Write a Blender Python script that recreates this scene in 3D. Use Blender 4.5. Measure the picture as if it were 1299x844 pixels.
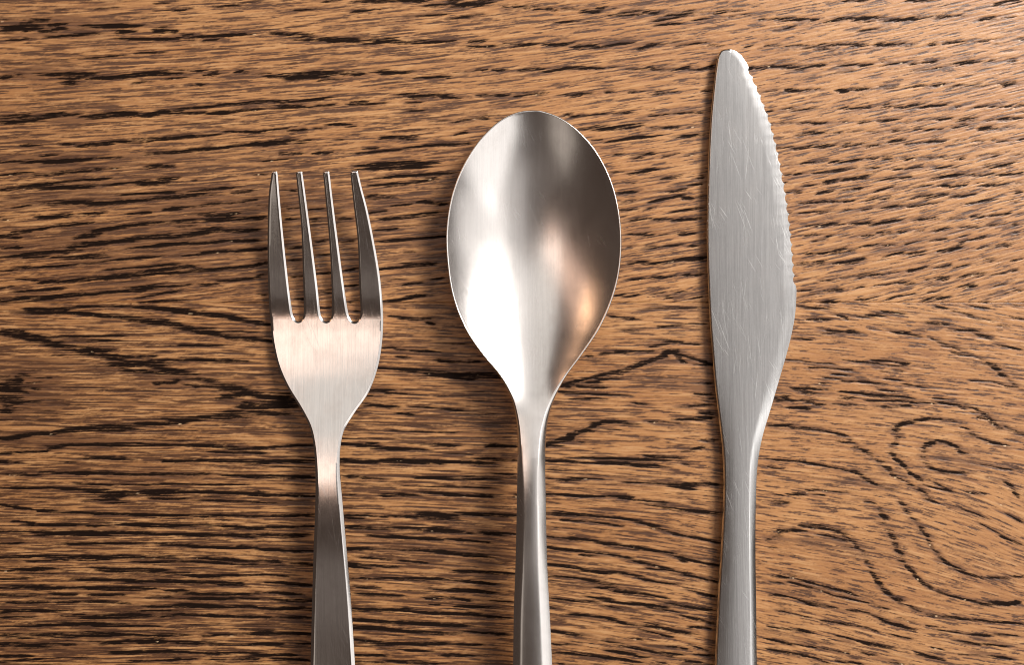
import bpy, math, random
import numpy as np
from mathutils import Vector
from mathutils.geometry import delaunay_2d_cdt

random.seed(7)
rng = np.random.default_rng(7)
R = math.radians
scene = bpy.context.scene
for o in list(bpy.data.objects):
    bpy.data.objects.remove(o)

S = 0.000175            # metres per photograph pixel at the table top
CX, CY = 649.5, 422.0   # the point of the table under the lens
H = 0.34                # height of the lens above the table (m)

# ------------------------------------------------------------------ camera
cam = bpy.data.cameras.new('camera')
cam_o = bpy.data.objects.new('camera', cam)
scene.collection.objects.link(cam_o)
cam_o.location = (0, 0, H)
cam_o.rotation_euler = (0, 0, 0)
cam.sensor_fit = 'HORIZONTAL'
cam.sensor_width = 36.0
cam.lens = 36.0 * H / (1299 * S)
cam.clip_start = 0.01
cam.clip_end = 50
scene.camera = cam_o

# ------------------------------------------------------------------ world: the dim brownish room
world = bpy.data.worlds.new('World')
scene.world = world
world.use_nodes = True
bg = world.node_tree.nodes['Background']
bg.inputs['Color'].default_value = (0.66, 0.46, 0.36, 1)
bg.inputs['Strength'].default_value = 0.082

# ------------------------------------------------------------------ lamps (an indoor close-up: window light, a warm lamp, added panels for bounce and fill)
def area(name, pos, target, sx, sy, radiance, col, spread=180):
    l = bpy.data.lights.new(name, 'AREA')
    l.shape = 'RECTANGLE'; l.size = sx; l.size_y = sy
    l.energy = radiance * sx * sy * math.pi
    l.color = col
    l.spread = R(spread)
    o = bpy.data.objects.new(name, l)
    scene.collection.objects.link(o)
    o.location = pos
    d = Vector(target) - Vector(pos)
    o.rotation_euler = d.to_track_quat('-Z', 'Y').to_euler()
    return o

area('window_light', (0.420, 0.390, 0.500), (0.0, 0.0, 0), 0.23, 0.25, 43.0, (1.0, 0.97, 0.94))
area('bright_wall_bounce', (1.02, 0.05, 1.02), (0.25, 0.0, 0), 0.56, 1.1, 0.80, (1.0, 0.98, 0.96))  # added panel standing in for bounce from the bright right side
area('right_wall_bounce', (0.76, -0.58, 0.85), (0.05, -0.05, 0), 0.9, 0.9, 1.22, (1.0, 0.98, 0.96))  # added panel, brightens the upper left of the spoon bowl
area('ceiling_bounce_near', (-0.26, 0.62, 1.30), (-0.26, 0.62, 0), 0.50, 0.98, 0.78, (1.0, 0.975, 0.93))  # ceiling panels are added: bounce for the steel to reflect
area('ceiling_bounce_far', (0.40, 0.72, 1.30), (0.40, 0.72, 0), 0.76, 0.84, 0.80, (1.0, 0.975, 0.95))
area('ceiling_bounce_right', (0.40, -0.10, 1.30), (0.40, -0.10, 0), 0.54, 0.78, 0.46, (1.0, 0.97, 0.95))
area('warm_lamp', (-0.42, 0.30, 0.36), (0, 0, 0), 0.09, 0.12, 3.0, (1.0, 0.58, 0.34))
area('warm_streak_lamp', (-0.30, 0.20, 0.62), (0, 0, 0), 0.16, 0.56, 0.95, (1.0, 0.66, 0.50))  # added long warm panel for the copper streak in the spoon
area('handle_fill_light', (0.0, -0.40, 1.30), (0.0, -0.40, 0), 1.0, 0.20, 0.11, (1.0, 0.90, 0.84))  # added dim fill that lightens the fork and spoon handles
area('left_wall_bounce', (-0.31, -0.37, 0.62), (0, 0, 0), 0.26, 0.28, 0.46, (1.0, 0.90, 0.80))  # added panel for the tan patch reflected in the bowl

scene.cycles.filter_width = 1.0
vs = scene.view_settings
vs.view_transform = 'Standard'
vs.look = 'None'
vs.exposure = 0.0
vs.gamma = 1.0
vs.use_curve_mapping = False

# ================================================================== oak table: grain traced from the photograph
# every tile is a quarter-size window of the photograph (col, row); numbers are x y ... [band width] at four times its pixels
TR = {}
TR[0,0] = """0 98 40 95 20;120 118 180 102 240 105 14;250 125 330 120 12;0 160 80 140 200 145 26;250 185 330 178 480 170 10;430 130 520 128 600 130 680 132 14;590 165 690 155 18;200 160 320 145 12;770 150 820 155 890 165 28;640 195 760 200 860 195 8;890 195 980 190 18;920 172 980 175 10;1010 185 1100 178 1170 172 12;1015 210 1110 200 8;1180 180 1299 168 9;40 205 150 190 8;480 45 600 35 6;780 16 860 14 6;900 50 1000 35 5;1080 33 1200 25 6;0 388 60 385 100 380 20;210 378 330 372 450 372 11;310 395 420 385 26;320 430 390 410 20;480 398 560 392 680 385 760 372 830 362 11;830 378 880 370 930 360 16;960 358 1020 360 10;1040 375 1110 372 20;1190 365 1250 367 14;820 405 940 390;680 420 760 410 8;960 432 1030 428 9;700 270 830 265 6;440 295 620 280 5;0 600 60 590 150 585 18;20 615 120 618 200 600 300 575 13;330 585 410 578 10;430 590 560 588 640 578 16;570 580 700 575 20;700 585 800 585 12;780 570 920 562 16;900 580 1030 572 8;1070 578 1180 565 1299 553 14;940 550 1150 530 1299 520;110 740 190 738 9;290 733 370 730 9;400 742 480 738 560 725 14;580 718 680 718 15;690 712 800 705 900 695 16;900 700 1000 690 1100 682 10;1150 665 1299 670 8;500 800 610 797 14;780 782 880 775 980 762 1100 750 1180 742 12;1190 742 1299 728 12;0 820 100 815 10;120 818 230 822 330 822 400 810 12;200 790 290 785 8;760 843 880 838 8"""
TR[1,0] = """340 5 420 0 14;480 8 680 5 9;720 2 860 3 10;850 28 960 25 14;990 12 1060 20 1180 14 20;1050 28 1150 18 8;1250 35 1299 40 16;200 50 330 40 5;480 60 620 45 6;740 85 880 75 960 72 6;990 95 1150 70;70 165 170 175 10;175 180 280 180 24;240 200 360 195 480 200 14;370 212 450 205 14;470 210 530 205 18;555 212 640 205 720 200 22;700 215 790 208 860 210 18;860 218 1000 208;1080 210 1160 208 12;1080 235 1200 233 9;1240 215 1299 225 24;0 372 70 370 6;30 387 90 385 12;110 380 200 378 330 365 16;170 392 280 390 380 372 450 362 13;450 372 560 372 18;320 405 430 400 9;480 375 540 370 20;600 365 700 365 780 367 18;830 392 980 390 8;1000 368 1100 362 6;1110 355 1170 352 9;1200 356 1280 352 10;0 510 200 515 360 495;105 548 180 542 250 545 16;260 545 390 530 10;480 515 560 515 8;470 530 650 522;780 495 860 485 960 485 10;720 480 900 482 8;940 490 1040 497 8;760 518 830 520;1120 485 1280 482 9;0 668 150 655 12;160 662 250 655;290 650 350 650 8;360 630 480 632 8;450 645 500 640;700 565 840 560 6;870 615 980 612 6;1000 620 1090 605;1100 600 1170 597 14;1010 685 1070 670 14;640 700 740 695 810 695 12;730 705 810 705 10;820 740 950 735 1070 728 8;0 735 100 722 240 718 16;20 745 60 738 8;120 780 240 775 9;290 775 380 772 14;400 715 440 705 8;480 780 600 770 720 760;540 755 620 752;40 820 150 808;560 838 720 830 880 832 16"""
TR[2,0] = """0 32 70 35 12;70 35 150 45 20;160 45 220 48 16;255 45 330 50 8;350 60 410 55 460 48 20;490 45 520 40 6;500 75 560 62 650 52 10;540 78 640 72 8;660 65 740 68 20;720 105 850 85;780 78 900 65 14;900 60 1000 60 6;1000 60 1080 60 18;1110 58 1160 52 8;1110 85 1150 88;1165 78 1210 78 14;1255 95 1290 92 16;220 112 410 105 6;720 130 850 118 8;900 105 1000 92 6;0 225 60 230 140 222 16;160 230 280 225 15;310 235 420 235 22;430 240 520 225 610 215 9;640 245 700 225 780 220 14;780 218 840 210 9;820 240 890 230 9;900 222 980 215 10;990 230 1060 228 14;1170 245 1220 225 12;1240 238 1299 230 16;40 365 90 350 160 350 13;190 360 260 348 400 345 13;400 348 460 346 8;490 342 540 340 6;580 350 660 352 10;670 342 790 345 18;810 350 920 345 16;940 355 1020 340 14;1190 350 1220 335 14;1240 348 1299 338 14;0 490 40 488;50 480 160 472 16;220 482 300 480 6;310 478 400 475 14;470 472 510 470 22;590 468 660 465 9;700 480 780 468 13;800 468 830 466 9;960 465 1010 460 18;1270 465 1299 462;250 590 300 575 9;300 592 410 585 10;420 580 600 572;690 588 740 585 10;780 578 890 568;900 572 960 570 12;350 650 410 645 520 650 640 635 12;700 648 830 645;890 645 915 642 6;400 710 450 710 14;520 715 600 700 720 698 11;800 697 850 690 950 685 10;500 790 570 780 18;590 790 720 780 12;760 795 860 775 9;600 805 660 800;880 790 950 778 8"""
TR[3,0] = """380 5 500 0 8;700 2 830 3 8;1150 25 1200 5 1280 3 13;20 95 140 98 16;160 98 250 95 12;80 145 140 128;300 108 420 90 530 88 10;430 102 520 98 18;540 92 590 88 16;600 105 700 95 780 95 14;800 90 850 75 8;850 82 930 82 14;950 80 1000 78 8;1070 100 1160 92 16;1180 90 1250 82 9;440 158 560 145 6;0 230 60 230 16;90 232 190 228 11;190 240 340 230 18;340 228 440 222 9;430 230 510 228 16;530 230 640 225 14;650 225 690 220 8;700 232 760 222 10;800 228 850 225 12;900 215 1000 212 14;1030 212 1110 208 8;1140 212 1170 208 16;1260 200 1290 195 12;0 335 30 335 12;40 338 150 340 11;140 355 220 338 280 330 9;370 330 520 328 13;570 322 660 320 16;660 318 700 312;710 328 760 322 10;780 318 850 312 11;320 372 420 362;920 328 1000 305 9;980 318 1090 312 12;1110 310 1150 308;1200 308 1250 308 13;720 362 800 352 6;840 345 880 340;0 460 40 455 12;90 455 160 465 12;180 458 220 455 13;240 452 260 450;340 455 400 465 14;400 460 440 448 500 452 14;555 440 590 435 8;590 450 660 442 11;720 438 880 432;870 432 890 425;920 445 1000 425 10;1000 432 1110 430 16;1170 428 1260 422 18;0 565 20 560;70 552 120 550;120 562 230 550 8;350 552 400 545 14;400 552 510 545 9;565 545 620 535 20;640 545 700 545 8;690 545 780 528 16;780 542 900 532 9;940 538 970 536;1050 542 1140 540 8;1150 540 1220 538 9;1240 542 1290 530 16;60 625 120 620 14;130 622 230 618 9;230 628 290 618 10;360 620 400 615 9;450 625 510 620 14;550 615 660 605 8;680 622 720 622;760 612 830 605;840 605 930 600 10;955 610 1050 602 16;1100 608 1140 605 9;1170 605 1290 600 11;80 668 110 665 9;155 680 210 668 290 678 14;330 672 370 672 14;400 668 470 662 10;500 668 550 672 9;595 665 660 663 11;745 655 830 655 11;850 655 890 655 14;935 650 1020 640 9;1060 655 1160 648 13;1200 650 1230 648 9;980 632 1000 625;50 750 130 745 9;130 752 200 745 340 738 11;360 740 420 735 22;430 735 500 735 13;500 742 560 735 9;600 720 700 715 14;700 730 840 715 9;850 720 920 715;940 715 990 712 18;1030 718 1085 715 11;1110 708 1150 710 14;1160 720 1230 712;1255 710 1290 708 12;90 835 120 830 10;165 825 250 825 14;260 820 350 815 8;370 825 470 808 9;480 805 550 800 9;580 805 640 810 16;670 805 740 805 13;770 800 820 798;820 802 910 800 8;960 802 1000 800 18;1055 800 1085 798 16;1120 790 1160 788 14;1250 790 1280 788 13;1100 838 1230 838 14"""
TR[0,1] = """0 45 150 30 8;180 45 290 35 440 25 12;480 15 600 8 8;730 5 870 0 10;0 118 60 118 22;60 112 200 105 350 105 450 102 12;150 95 400 70 540 60;520 98 580 95 12;580 90 690 82;690 82 760 85 830 72 890 68 18;960 70 1000 68;1270 42 1299 42 9;240 188 400 185 500 180 14;500 188 640 178 800 162 1020 145 13;640 142 880 130 8;1180 135 1299 120 10;60 210 160 200;1000 125 1180 105;0 272 40 270;200 258 280 255 360 248 14;410 248 520 240 16;650 243 760 235 9;830 220 960 205 14;960 205 1060 195 8;1000 245 1100 245 1200 235 12;1080 195 1299 170 11;0 350 80 340 150 325 14;0 365 100 360 8;180 320 300 300 9;290 300 460 288 13;380 360 430 355 510 345 14;480 330 640 300 800 285 980 275 12;380 400 500 390 680 368 850 355 1000 345 1100 320 16;1050 270 1299 262 16;910 308 1010 300 8;0 415 110 410 9;1100 330 1299 325 12;20 460 200 440 380 430 12;300 455 420 462 520 455 18;380 410 330 430 10;640 418 780 405;780 402 900 395 1000 390 1110 383 10;120 465 240 458 6;0 535 60 525 140 512 11;1110 380 1299 375 8;540 478 640 468 780 460 9;930 455 1040 445;1030 440 1140 432 1299 422 11;200 512 480 495 6;540 525 760 510 900 495 6;0 612 60 610 9;210 588 340 585 12;360 580 500 570 700 550 860 525 16;860 545 1000 530 1140 520 1299 505 11;760 530 960 505 10;80 570 180 580;0 685 90 680 9;100 670 260 668 400 655 14;400 655 640 632 9;640 625 720 622 800 615 18;800 612 900 605 960 598 9;1020 605 1110 595 8;1120 585 1299 570 9;80 635 300 625 8;700 670 900 630 6;140 725 360 727 9;50 738 420 748 8;390 710 660 712 6;480 762 640 762 13;700 718 870 720 13;640 770 760 780 860 795 14;760 795 900 805 13;880 735 1020 742 14;1020 748 1190 765 12;1000 820 1090 822 9;890 815 1000 835 14;720 690 920 680 8;1190 780 1299 790 9;0 832 120 838 12;1180 838 1299 843"""
TR[1,1] = """0 40 60 38;560 95 720 88 8;560 155 690 150 16;690 200 780 195 14;570 235 660 225;600 325 710 315 10;670 378 760 372 960 355 9;750 438 800 435 10;630 520 860 500 10;740 495 900 492 9;650 575 740 570 8;740 602 840 590 10;860 580 940 570;650 690 740 675 840 658 10;760 660 845 655;740 775 880 775 10;680 760 800 768;860 790 900 805;580 165 620 172;700 100 900 60 11;650 270 900 240 11;820 180 960 190 14;600 60 960 35 8;860 5 560 10 8;110 120 200 125;140 210 220 208 10;150 270 220 268 9;150 412 240 410 12;165 480 240 476;175 560 240 556 14;190 680 240 675 12;270 220 350 214;280 275 350 272 10;290 380 370 374 10;300 450 370 447;300 545 380 540 10;310 640 380 633 14;320 720 380 716;410 150 490 146;420 270 490 263 10;430 385 510 375 12;440 530 520 520 12;450 610 520 600;460 690 525 682 12;480 740 520 735;0 200 60 195;0 265 55 262 10;0 425 60 418 14;0 495 60 490 10;0 555 60 550;0 650 60 652;0 795 70 805 14"""
TR[2,1] = """490 32 560 28;600 35 660 25 730 15 12;760 62 850 55 14;580 85 620 90 14;540 135 640 130 9;780 130 880 118 14;890 100 960 90 12;550 185 620 180 14;700 180 860 145 8;860 155 920 165 14;550 225 640 215 12;660 225 720 205;810 230 960 210 10;580 280 680 268 9;700 270 800 265 13;820 270 950 265 13;560 340 640 345;630 350 720 348 20;740 350 800 345;820 345 920 338 13;660 410 740 408 20;770 405 860 398 8;880 410 940 405 13;570 410 600 408;590 492 690 480 14;700 497 780 488 860 470 970 465 10;580 580 680 570 8;710 565 780 565 830 548 14;870 552 970 548 10;520 655 600 660 640 650 13;705 650 770 640;760 665 820 660 14;830 640 880 635 10;880 690 960 660 9;500 770 640 778 10;560 835 640 835 12;480 755 530 765;740 820 860 805 11;880 800 980 800;600 725 900 720 5;930 60 985 50 16;940 160 985 155 16;900 480 985 478"""
TR[3,1] = """80 45 110 42;130 40 190 38 10;220 35 380 22 10;330 20 440 10;470 5 560 8;640 15 780 5 9;850 8 960 5 10;75 85 120 75 12;260 85 350 70 18;370 65 470 60 520 45 16;550 70 640 55 720 55 12;820 60 930 45 13;930 50 1040 42 14;1050 45 1299 38 9;90 130 160 132 13;240 130 320 128 14;160 100 240 95;370 120 470 112 11;540 130 620 105 9;640 118 690 112;720 105 830 98 11;860 100 920 98 14;920 105 1000 95 12;1070 95 1210 92 14;1230 130 1290 130 12;1260 85 1299 85;145 185 215 182 12;220 185 330 178 10;330 182 430 178;500 172 640 155 12;710 155 830 155 16;840 158 910 138 9;920 155 1050 145 12;705 205 770 200 16;770 198 860 185;1070 175 1160 168 14;1000 190 1060 185;1220 175 1260 175 14;95 238 110 236;155 238 240 232 8;250 232 330 230 13;370 225 430 215;460 218 520 215 13;560 210 680 200 9;185 305 260 295 14;280 298 330 288 380 298 14;410 292 510 290 13;520 300 600 285 680 270 11;720 275 800 270 12;780 270 860 262 12;910 262 960 258 9;1030 252 1085 255 12;1115 252 1220 240 10;1270 240 1299 235;190 352 260 348 8;280 360 330 355 12;220 383 280 372 10;370 350 410 348;460 352 530 350 10;550 342 630 342 16;650 340 700 332 14;750 330 790 328 18;830 325 910 315 13;970 310 1070 308 12;920 270 980 265;1110 298 1200 295 10;1230 295 1260 295 14;1240 345 1280 340 14;180 445 280 438 370 425 16;400 428 460 415 11;470 412 560 400 12;580 400 630 400;700 395 750 380 9;820 382 900 370 11;970 365 1000 350 11;1000 375 1090 360 9;1050 420 1110 408 11;1110 410 1225 402 14;130 502 220 498 16;230 495 300 488 18;330 495 460 480 14;400 485 480 470 10;580 465 640 440 700 442 12;710 450 790 435 18;860 435 960 415 980 390 13;1095 480 1170 478 18;1210 485 1290 470 11;135 585 180 582 8;250 578 340 580;370 568 460 555;450 560 520 548 16;520 552 580 548;610 545 660 535;700 530 800 515 12;840 515 920 505;940 515 1020 500 9;1120 550 1200 545;1210 535 1270 528 12;960 560 1090 545 16;140 635 210 630 11;280 632 370 628 11;430 620 480 610 14;540 605 620 598;640 590 740 595 13;790 575 820 575;845 570 930 568 18;820 610 850 595;950 615 1050 605 16;1150 605 1200 598;250 693 350 688 11;450 682 540 672 16;610 668 680 658 11;680 652 750 648;780 680 900 668 12;860 638 800 640;1110 650 1150 648;1190 645 1220 640;1060 690 1110 690;1240 630 1290 630 14;140 668 250 645 5;160 720 300 722 10;200 775 320 778 8;340 750 400 775 8;450 762 570 758 12;580 742 680 748 8;300 838 440 838 10;620 840 720 840;850 712 920 725 12;930 735 1030 755 10;1030 770 1140 790 12;800 790 910 805 14;1020 710 1110 722 9;1220 765 1290 775 12;1170 810 1220 815 10;1230 712 1260 712;920 830 1080 838"""
TR[0,2] = """60 0 140 15 250 35 13;250 45 330 70 410 72 13;430 90 500 95 570 90 14;510 115 600 122 670 125 13;700 123 790 123 8;600 160 700 155 840 155 22;830 142 1050 140 1220 147 8;340 22 620 16 6;370 42 600 40 6;620 195 760 200 10;770 208 880 205 16;880 212 1010 210 9;780 258 880 258 900 240 12;920 262 1000 270 12;1000 272 1170 270 11;1100 290 1250 292 18;1150 320 1299 315 16;1080 338 1180 330 9;1210 365 1299 370 22;0 240 100 250 40;70 215 150 218 16;0 330 100 345 50;0 395 60 400 20;120 260 200 250;100 352 200 352 8;100 310 140 305;140 285 200 285;180 230 260 230;0 545 90 540 10;80 525 240 512 11;250 515 370 490 12;370 485 520 480 640 490 14;380 498 600 498 8;640 488 700 490;540 470 640 468 9;700 467 830 465 13;840 440 980 438 11;840 470 930 460;1020 435 1150 428 1220 430 12;1190 410 1299 402 14;0 615 120 612 11;130 607 240 600 14;240 590 330 578 13;360 572 480 568 700 565 820 572 1060 575 1200 590 1299 592 9;530 575 820 573 9;1060 607 1299 612 6;0 658 110 655 13;280 658 380 658;440 640 540 638 660 642 13;840 655 1000 652 1299 660 11;30 722 200 725 10;200 710 300 712;370 715 520 712 640 718 12;640 720 900 722;930 722 1050 720 9;1150 725 1299 728 11;30 790 300 790 440 797 520 800 8;510 812 640 812 900 810 12;900 808 1000 808 1200 815 1299 822 11;620 775 900 770 1180 775 5;510 832 660 830 8;1000 0 1100 12 8;1100 12 1160 20 12;1160 28 1299 38 13;860 66 1110 66 5;380 770 560 775"""
TR[1,2] = """0 42 80 42 10;0 320 180 325 18;0 375 190 378 20;40 355 200 345;0 410 160 415 14;630 80 700 78 10;700 85 890 97;700 122 790 130 10;620 180 760 185 880 195 12;760 195 900 205 1100 220 1250 228 12;860 210 1090 240 9;930 143 1130 150 11;1010 208 1240 218 13;570 295 680 297 10;660 310 760 313;530 370 700 378 10;550 322 580 325;780 375 960 390 1170 408 6;700 413 790 415;0 590 160 578 10;160 575 290 572;430 570 560 568 9;560 562 620 560;520 580 620 572;590 585 740 590 11;720 585 870 597;800 565 1000 576 11;1180 575 1299 577 14;0 660 290 652 9;0 615 50 615;430 652 600 655 770 650 15;690 640 820 668 8;850 655 1000 660 1130 662 14;1120 640 1299 650 11;0 733 100 732 280 735 12;440 728 640 742;820 738 1000 742 1200 740 11;1190 715 1299 722;0 808 60 812;0 828 200 828 290 832 10;440 822 500 825;640 828 800 826 12;850 810 1010 825 8;1000 830 1190 832 10;700 500 1000 510 5;900 780 1200 790 6"""
TR[2,2] = """700 38 800 42 920 60 8;820 45 700 75;690 70 720 72;450 108 580 100 10;600 97 710 95 8;770 95 830 92 830 112 12;840 130 880 155 9;920 165 980 165 14;370 122 420 125;780 122 720 138 640 158 560 200 11;460 208 560 212 10;380 260 450 240 530 232 13;260 270 350 270 22;340 275 460 285 14;240 300 320 308 600 322 6;300 335 480 338;600 355 690 365;930 260 1010 255 14;930 315 1010 310 13;850 382 1000 365 12;940 408 1030 405 14;950 430 1020 430 12;960 345 1020 330 14;175 575 260 570 9;180 560 300 540 290 520 13;290 520 380 495 430 465 13;420 460 550 455 620 470 10;430 490 550 495 9;380 505 420 500;700 455 790 457 9;830 445 1000 435 11;800 460 850 460;340 558 360 558;850 608 910 605 16;910 600 970 580 10;670 640 760 635 14;700 630 850 635 13;660 648 800 650;170 655 320 655 12;350 637 600 640 660 650 8;320 660 560 665 710 685 8;830 655 890 672 8;690 670 800 690;960 545 1040 550 16;170 740 210 745;230 748 340 750 13;300 740 450 745;560 762 650 762;650 762 780 768 900 798 8;780 765 900 780;820 775 1040 770 10;960 768 1040 775 12;170 822 340 830 460 833 8;490 830 600 838 10;0 575 30 572 16;0 650 20 650 14;0 735 20 735;0 830 30 830 14"""
TR[3,2] = """245 12 330 5 10;330 0 480 5 6;640 0 770 20 10;840 42 900 60 14;880 70 960 70 10;930 100 1010 120 9;1040 5 1080 15 1140 40 14;1170 60 1230 75 1280 88 10;110 28 200 35;90 140 200 148 330 160 6;210 178 320 180 410 190 8;370 138 540 158 680 175;530 140 700 155;680 170 710 155;1080 158 1150 165 9;1140 175 1170 195 14;1170 215 1220 218 20;570 198 670 200 8;330 210 430 218;280 228 370 240 6;370 245 500 250 570 268 10;600 235 690 245;250 258 300 255;690 262 790 280;1150 255 1200 270;1200 275 1260 275 11;1260 295 1290 298;1020 245 1150 250 5;120 285 320 288 12;170 305 280 315;30 335 110 330 20;20 350 130 345;160 350 230 348 18;90 382 210 385 12;230 365 290 368;360 330 440 332 20;330 365 440 367 9;370 300 600 322 740 335 9;480 320 640 328 13;640 345 740 352 16;500 345 640 350;540 378 620 382 720 370 9;560 296 650 300;840 335 960 342 5;860 355 960 368 980 382 1050 385 8;740 355 830 358;1030 408 1060 410;1080 410 1120 412;1060 435 1130 435 14;1130 455 1160 470 14;1140 485 1200 492 14;1210 490 1290 520 12;0 475 120 470 10;120 480 200 492 10;180 490 280 500 400 525 8;340 555 410 560 12;420 585 470 590;460 600 510 602 18;510 615 530 620;545 648 590 660 10;590 675 620 700 12;620 725 680 748 13;700 770 740 775;730 795 790 810 11;780 825 800 830;950 450 820 438 740 450 700 458 650 470 8;640 475 660 492 630 505 16;650 530 680 540 12;620 580 650 560 12;610 610 640 625 13;640 640 670 660 690 690 13;715 710 740 730 770 750 13;790 775 850 790 930 810 9;1010 810 1100 820 8;980 620 960 585 920 562 850 548 9;800 570 840 560 12;780 595 800 598 12;770 630 795 635;775 655 800 665 12;800 675 840 695 880 712 1010 710 10;980 612 1010 618;980 480 1040 500 11;1020 510 1040 520;1060 535 1110 548 1150 565 1215 575 9;1070 668 1190 692 1260 695 6;1095 730 1140 740;1190 755 1220 770 1240 800 1265 840 10;0 645 160 655 300 680 420 705 8;420 705 460 715 490 745 540 770 12;540 775 650 805 8;0 665 20 665 16;0 685 70 695;20 825 70 830;100 825 180 825 14;190 805 230 808 18;230 800 400 815 5;230 825 290 828"""
TR[0,3] = """0 32 80 42 14;80 45 190 60 9;190 62 280 65 14;280 68 540 76 9;540 78 700 80 8;660 85 800 82 10;800 84 1100 86 1290 93 9;400 5 600 5;520 22 630 22 6;750 0 930 2;1020 8 1299 20 6;60 115 160 120;150 135 370 138 9;440 140 560 138 8;600 130 740 133 900 135 9;730 140 1000 135 1130 138 8;1130 142 1299 147 14;0 170 100 170;110 167 300 170 500 168 680 178 11;190 185 420 183 660 182;680 175 840 180 13;840 180 1080 185 1299 190 11;1200 188 1299 192 12;0 230 110 225 9;830 230 960 238 1100 248 1180 253 9;1200 240 1299 252 13;360 230 720 225;0 300 180 292 340 295 9;350 298 460 298 620 300 13;270 312 350 312 10;410 312 560 310;150 318 250 315;620 300 900 302;1000 300 1180 310 1299 322 8;680 322 960 318 1280 338 6;60 365 270 358 11;0 368 60 368;500 355 560 365 620 372 760 368 14;540 358 820 360;840 378 960 382 9;960 393 1120 398 11;1120 390 1299 392;0 408 160 405;400 410 640 412 9;640 422 820 420 9;800 420 1020 425 1230 433 10;1110 440 1230 438;0 455 200 448 10;220 455 420 453 580 457 760 458 11;840 468 960 468 9;930 485 1230 488 8;0 490 180 488 10;260 485 400 490;450 490 620 490 9;760 498 870 498 11;920 510 1299 508 8;0 538 30 538 14;60 530 250 525;300 528 450 525 8;450 525 560 528 660 538 9;700 545 850 548 8;880 545 1000 545 1120 550 14;1120 550 1299 548 9;0 585 60 575 180 568 310 572 11;310 598 420 590;450 602 560 598 740 592 14;720 570 860 565 9;810 600 880 600 14;880 592 1060 592 9;1060 597 1150 598 14;1150 600 1299 600 9;0 605 180 600 6;200 642 320 640 420 638 580 635 11;320 640 420 638 14;100 650 200 648;0 700 160 700 16;160 697 340 692 22;340 692 640 690 13;700 697 930 692 9;1040 697 1180 693 9;1180 692 1299 690;480 650 800 648 5;0 745 120 748 20;120 748 340 738 16;480 735 620 732 14;620 728 800 720 16;700 735 900 730 9;900 735 1130 738;1260 742 1299 740;0 800 160 798;570 783 700 780 900 778 12;900 780 1020 785;1020 785 1170 785 11;1170 782 1299 783 9;650 825 740 825;740 822 880 822;890 815 1000 815;1060 820 1150 820 12;1180 820 1299 818 11;0 830 200 815 6"""
TR[1,3] = """0 92 130 88 8;130 88 290 85 12;0 148 120 145 14;120 148 290 140;0 190 60 185 14;60 190 260 190 14;0 258 160 265 11;160 265 290 268;0 318 120 322 11;180 330 280 338 14;0 385 160 395 10;60 425 280 440 9;0 475 40 478;70 478 220 485 11;100 520 280 520 14;0 552 60 555;60 560 280 560 11;0 603 80 605 10;120 605 280 605;0 690 80 685 280 690 10;0 740 130 740 11;200 740 280 740;0 795 180 793 9;100 820 270 825 12;450 88 600 85 14;450 100 540 102;640 90 720 88 8;730 92 840 95 11;840 90 1010 95 18;860 78 1299 80 9;1180 82 1299 88 9;450 145 600 145 780 150 9;810 155 1000 160 16;1000 165 1100 175;1140 175 1299 180 14;600 192 700 195 940 208 11;1000 208 1180 220 10;450 255 550 255 660 257 9;740 262 880 265 1000 282 1140 292 9;470 340 620 343 16;620 345 720 350;540 300 680 308 8;700 312 860 325;1010 370 1120 372 1299 385 10;470 405 550 408;550 408 720 405;730 408 960 410 11;1020 415 1080 425 1210 437 12;480 445 560 450 13;530 452 630 453 9;860 455 940 460;940 458 1080 470 1200 475 12;500 485 600 490 740 495 8;840 502 940 508 10;980 500 1080 518 10;870 537 930 540;1020 550 1150 552 10;1190 520 1299 525;490 565 640 565 780 565 900 590 11;900 580 1100 592 1260 605 10;490 610 620 628 780 635 14;780 635 900 640 1060 650 10;490 655 620 662 880 682 10;900 685 1040 685 12;1050 675 1250 690;490 715 640 728;640 740 800 740 950 735 10;1020 740 1150 745 13;500 730 600 738;760 770 900 780 8;500 795 640 800 9;940 800 1040 795 12;500 830 640 830 9;680 825 900 838 8;1040 798 1150 795"""
TR[2,3] = """175 78 280 75 400 88 540 95 10;540 98 620 112 720 140 9;700 145 800 165 14;800 170 860 185 16;860 185 1050 225 9;540 0 600 2 9;640 5 700 15 780 25 12;760 45 870 60 1000 68 12;390 120 450 125;250 110 350 115;450 125 560 140;860 65 1050 72 12;180 195 260 200 380 212 12;380 212 480 228 600 240 10;600 240 700 262 800 275 11;800 280 900 310 1040 340 11;830 315 900 322;180 245 300 262 460 275 8;340 285 440 290;460 275 560 295 640 320 9;620 320 700 335 14;680 355 760 362;700 335 860 378 8;850 375 920 395 13;900 395 1040 425 9;185 332 290 345 400 370 440 380 8;440 378 560 375 640 398 11;640 400 730 425 11;730 425 830 435;870 455 950 480 1030 505 10;200 395 330 400 440 425 540 460;420 452 500 455;520 465 600 478 690 490 16;690 490 800 510;190 508 300 520 420 525 9;430 505 540 530 700 540 770 565 8;680 550 760 558;800 530 900 555 1000 565 13;470 548 560 562;190 555 215 555;280 590 400 595 480 610 590 640 9;680 640 790 668 900 690 13;850 595 920 610;880 600 1030 640 11;890 655 920 655 20;920 655 1000 660 10;200 675 280 690 370 695 13;590 710 660 715 11;640 665 800 700;780 745 880 765 11;450 720 560 740;560 745 680 775 830 790 9;700 780 830 800 11;200 740 330 742 9;480 770 560 785 670 808 11;200 788 320 790 440 800 620 830 9;860 820 960 835 12;730 830 780 838;210 830 260 838 10;900 740 1000 780 8;920 790 1020 800"""
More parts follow.
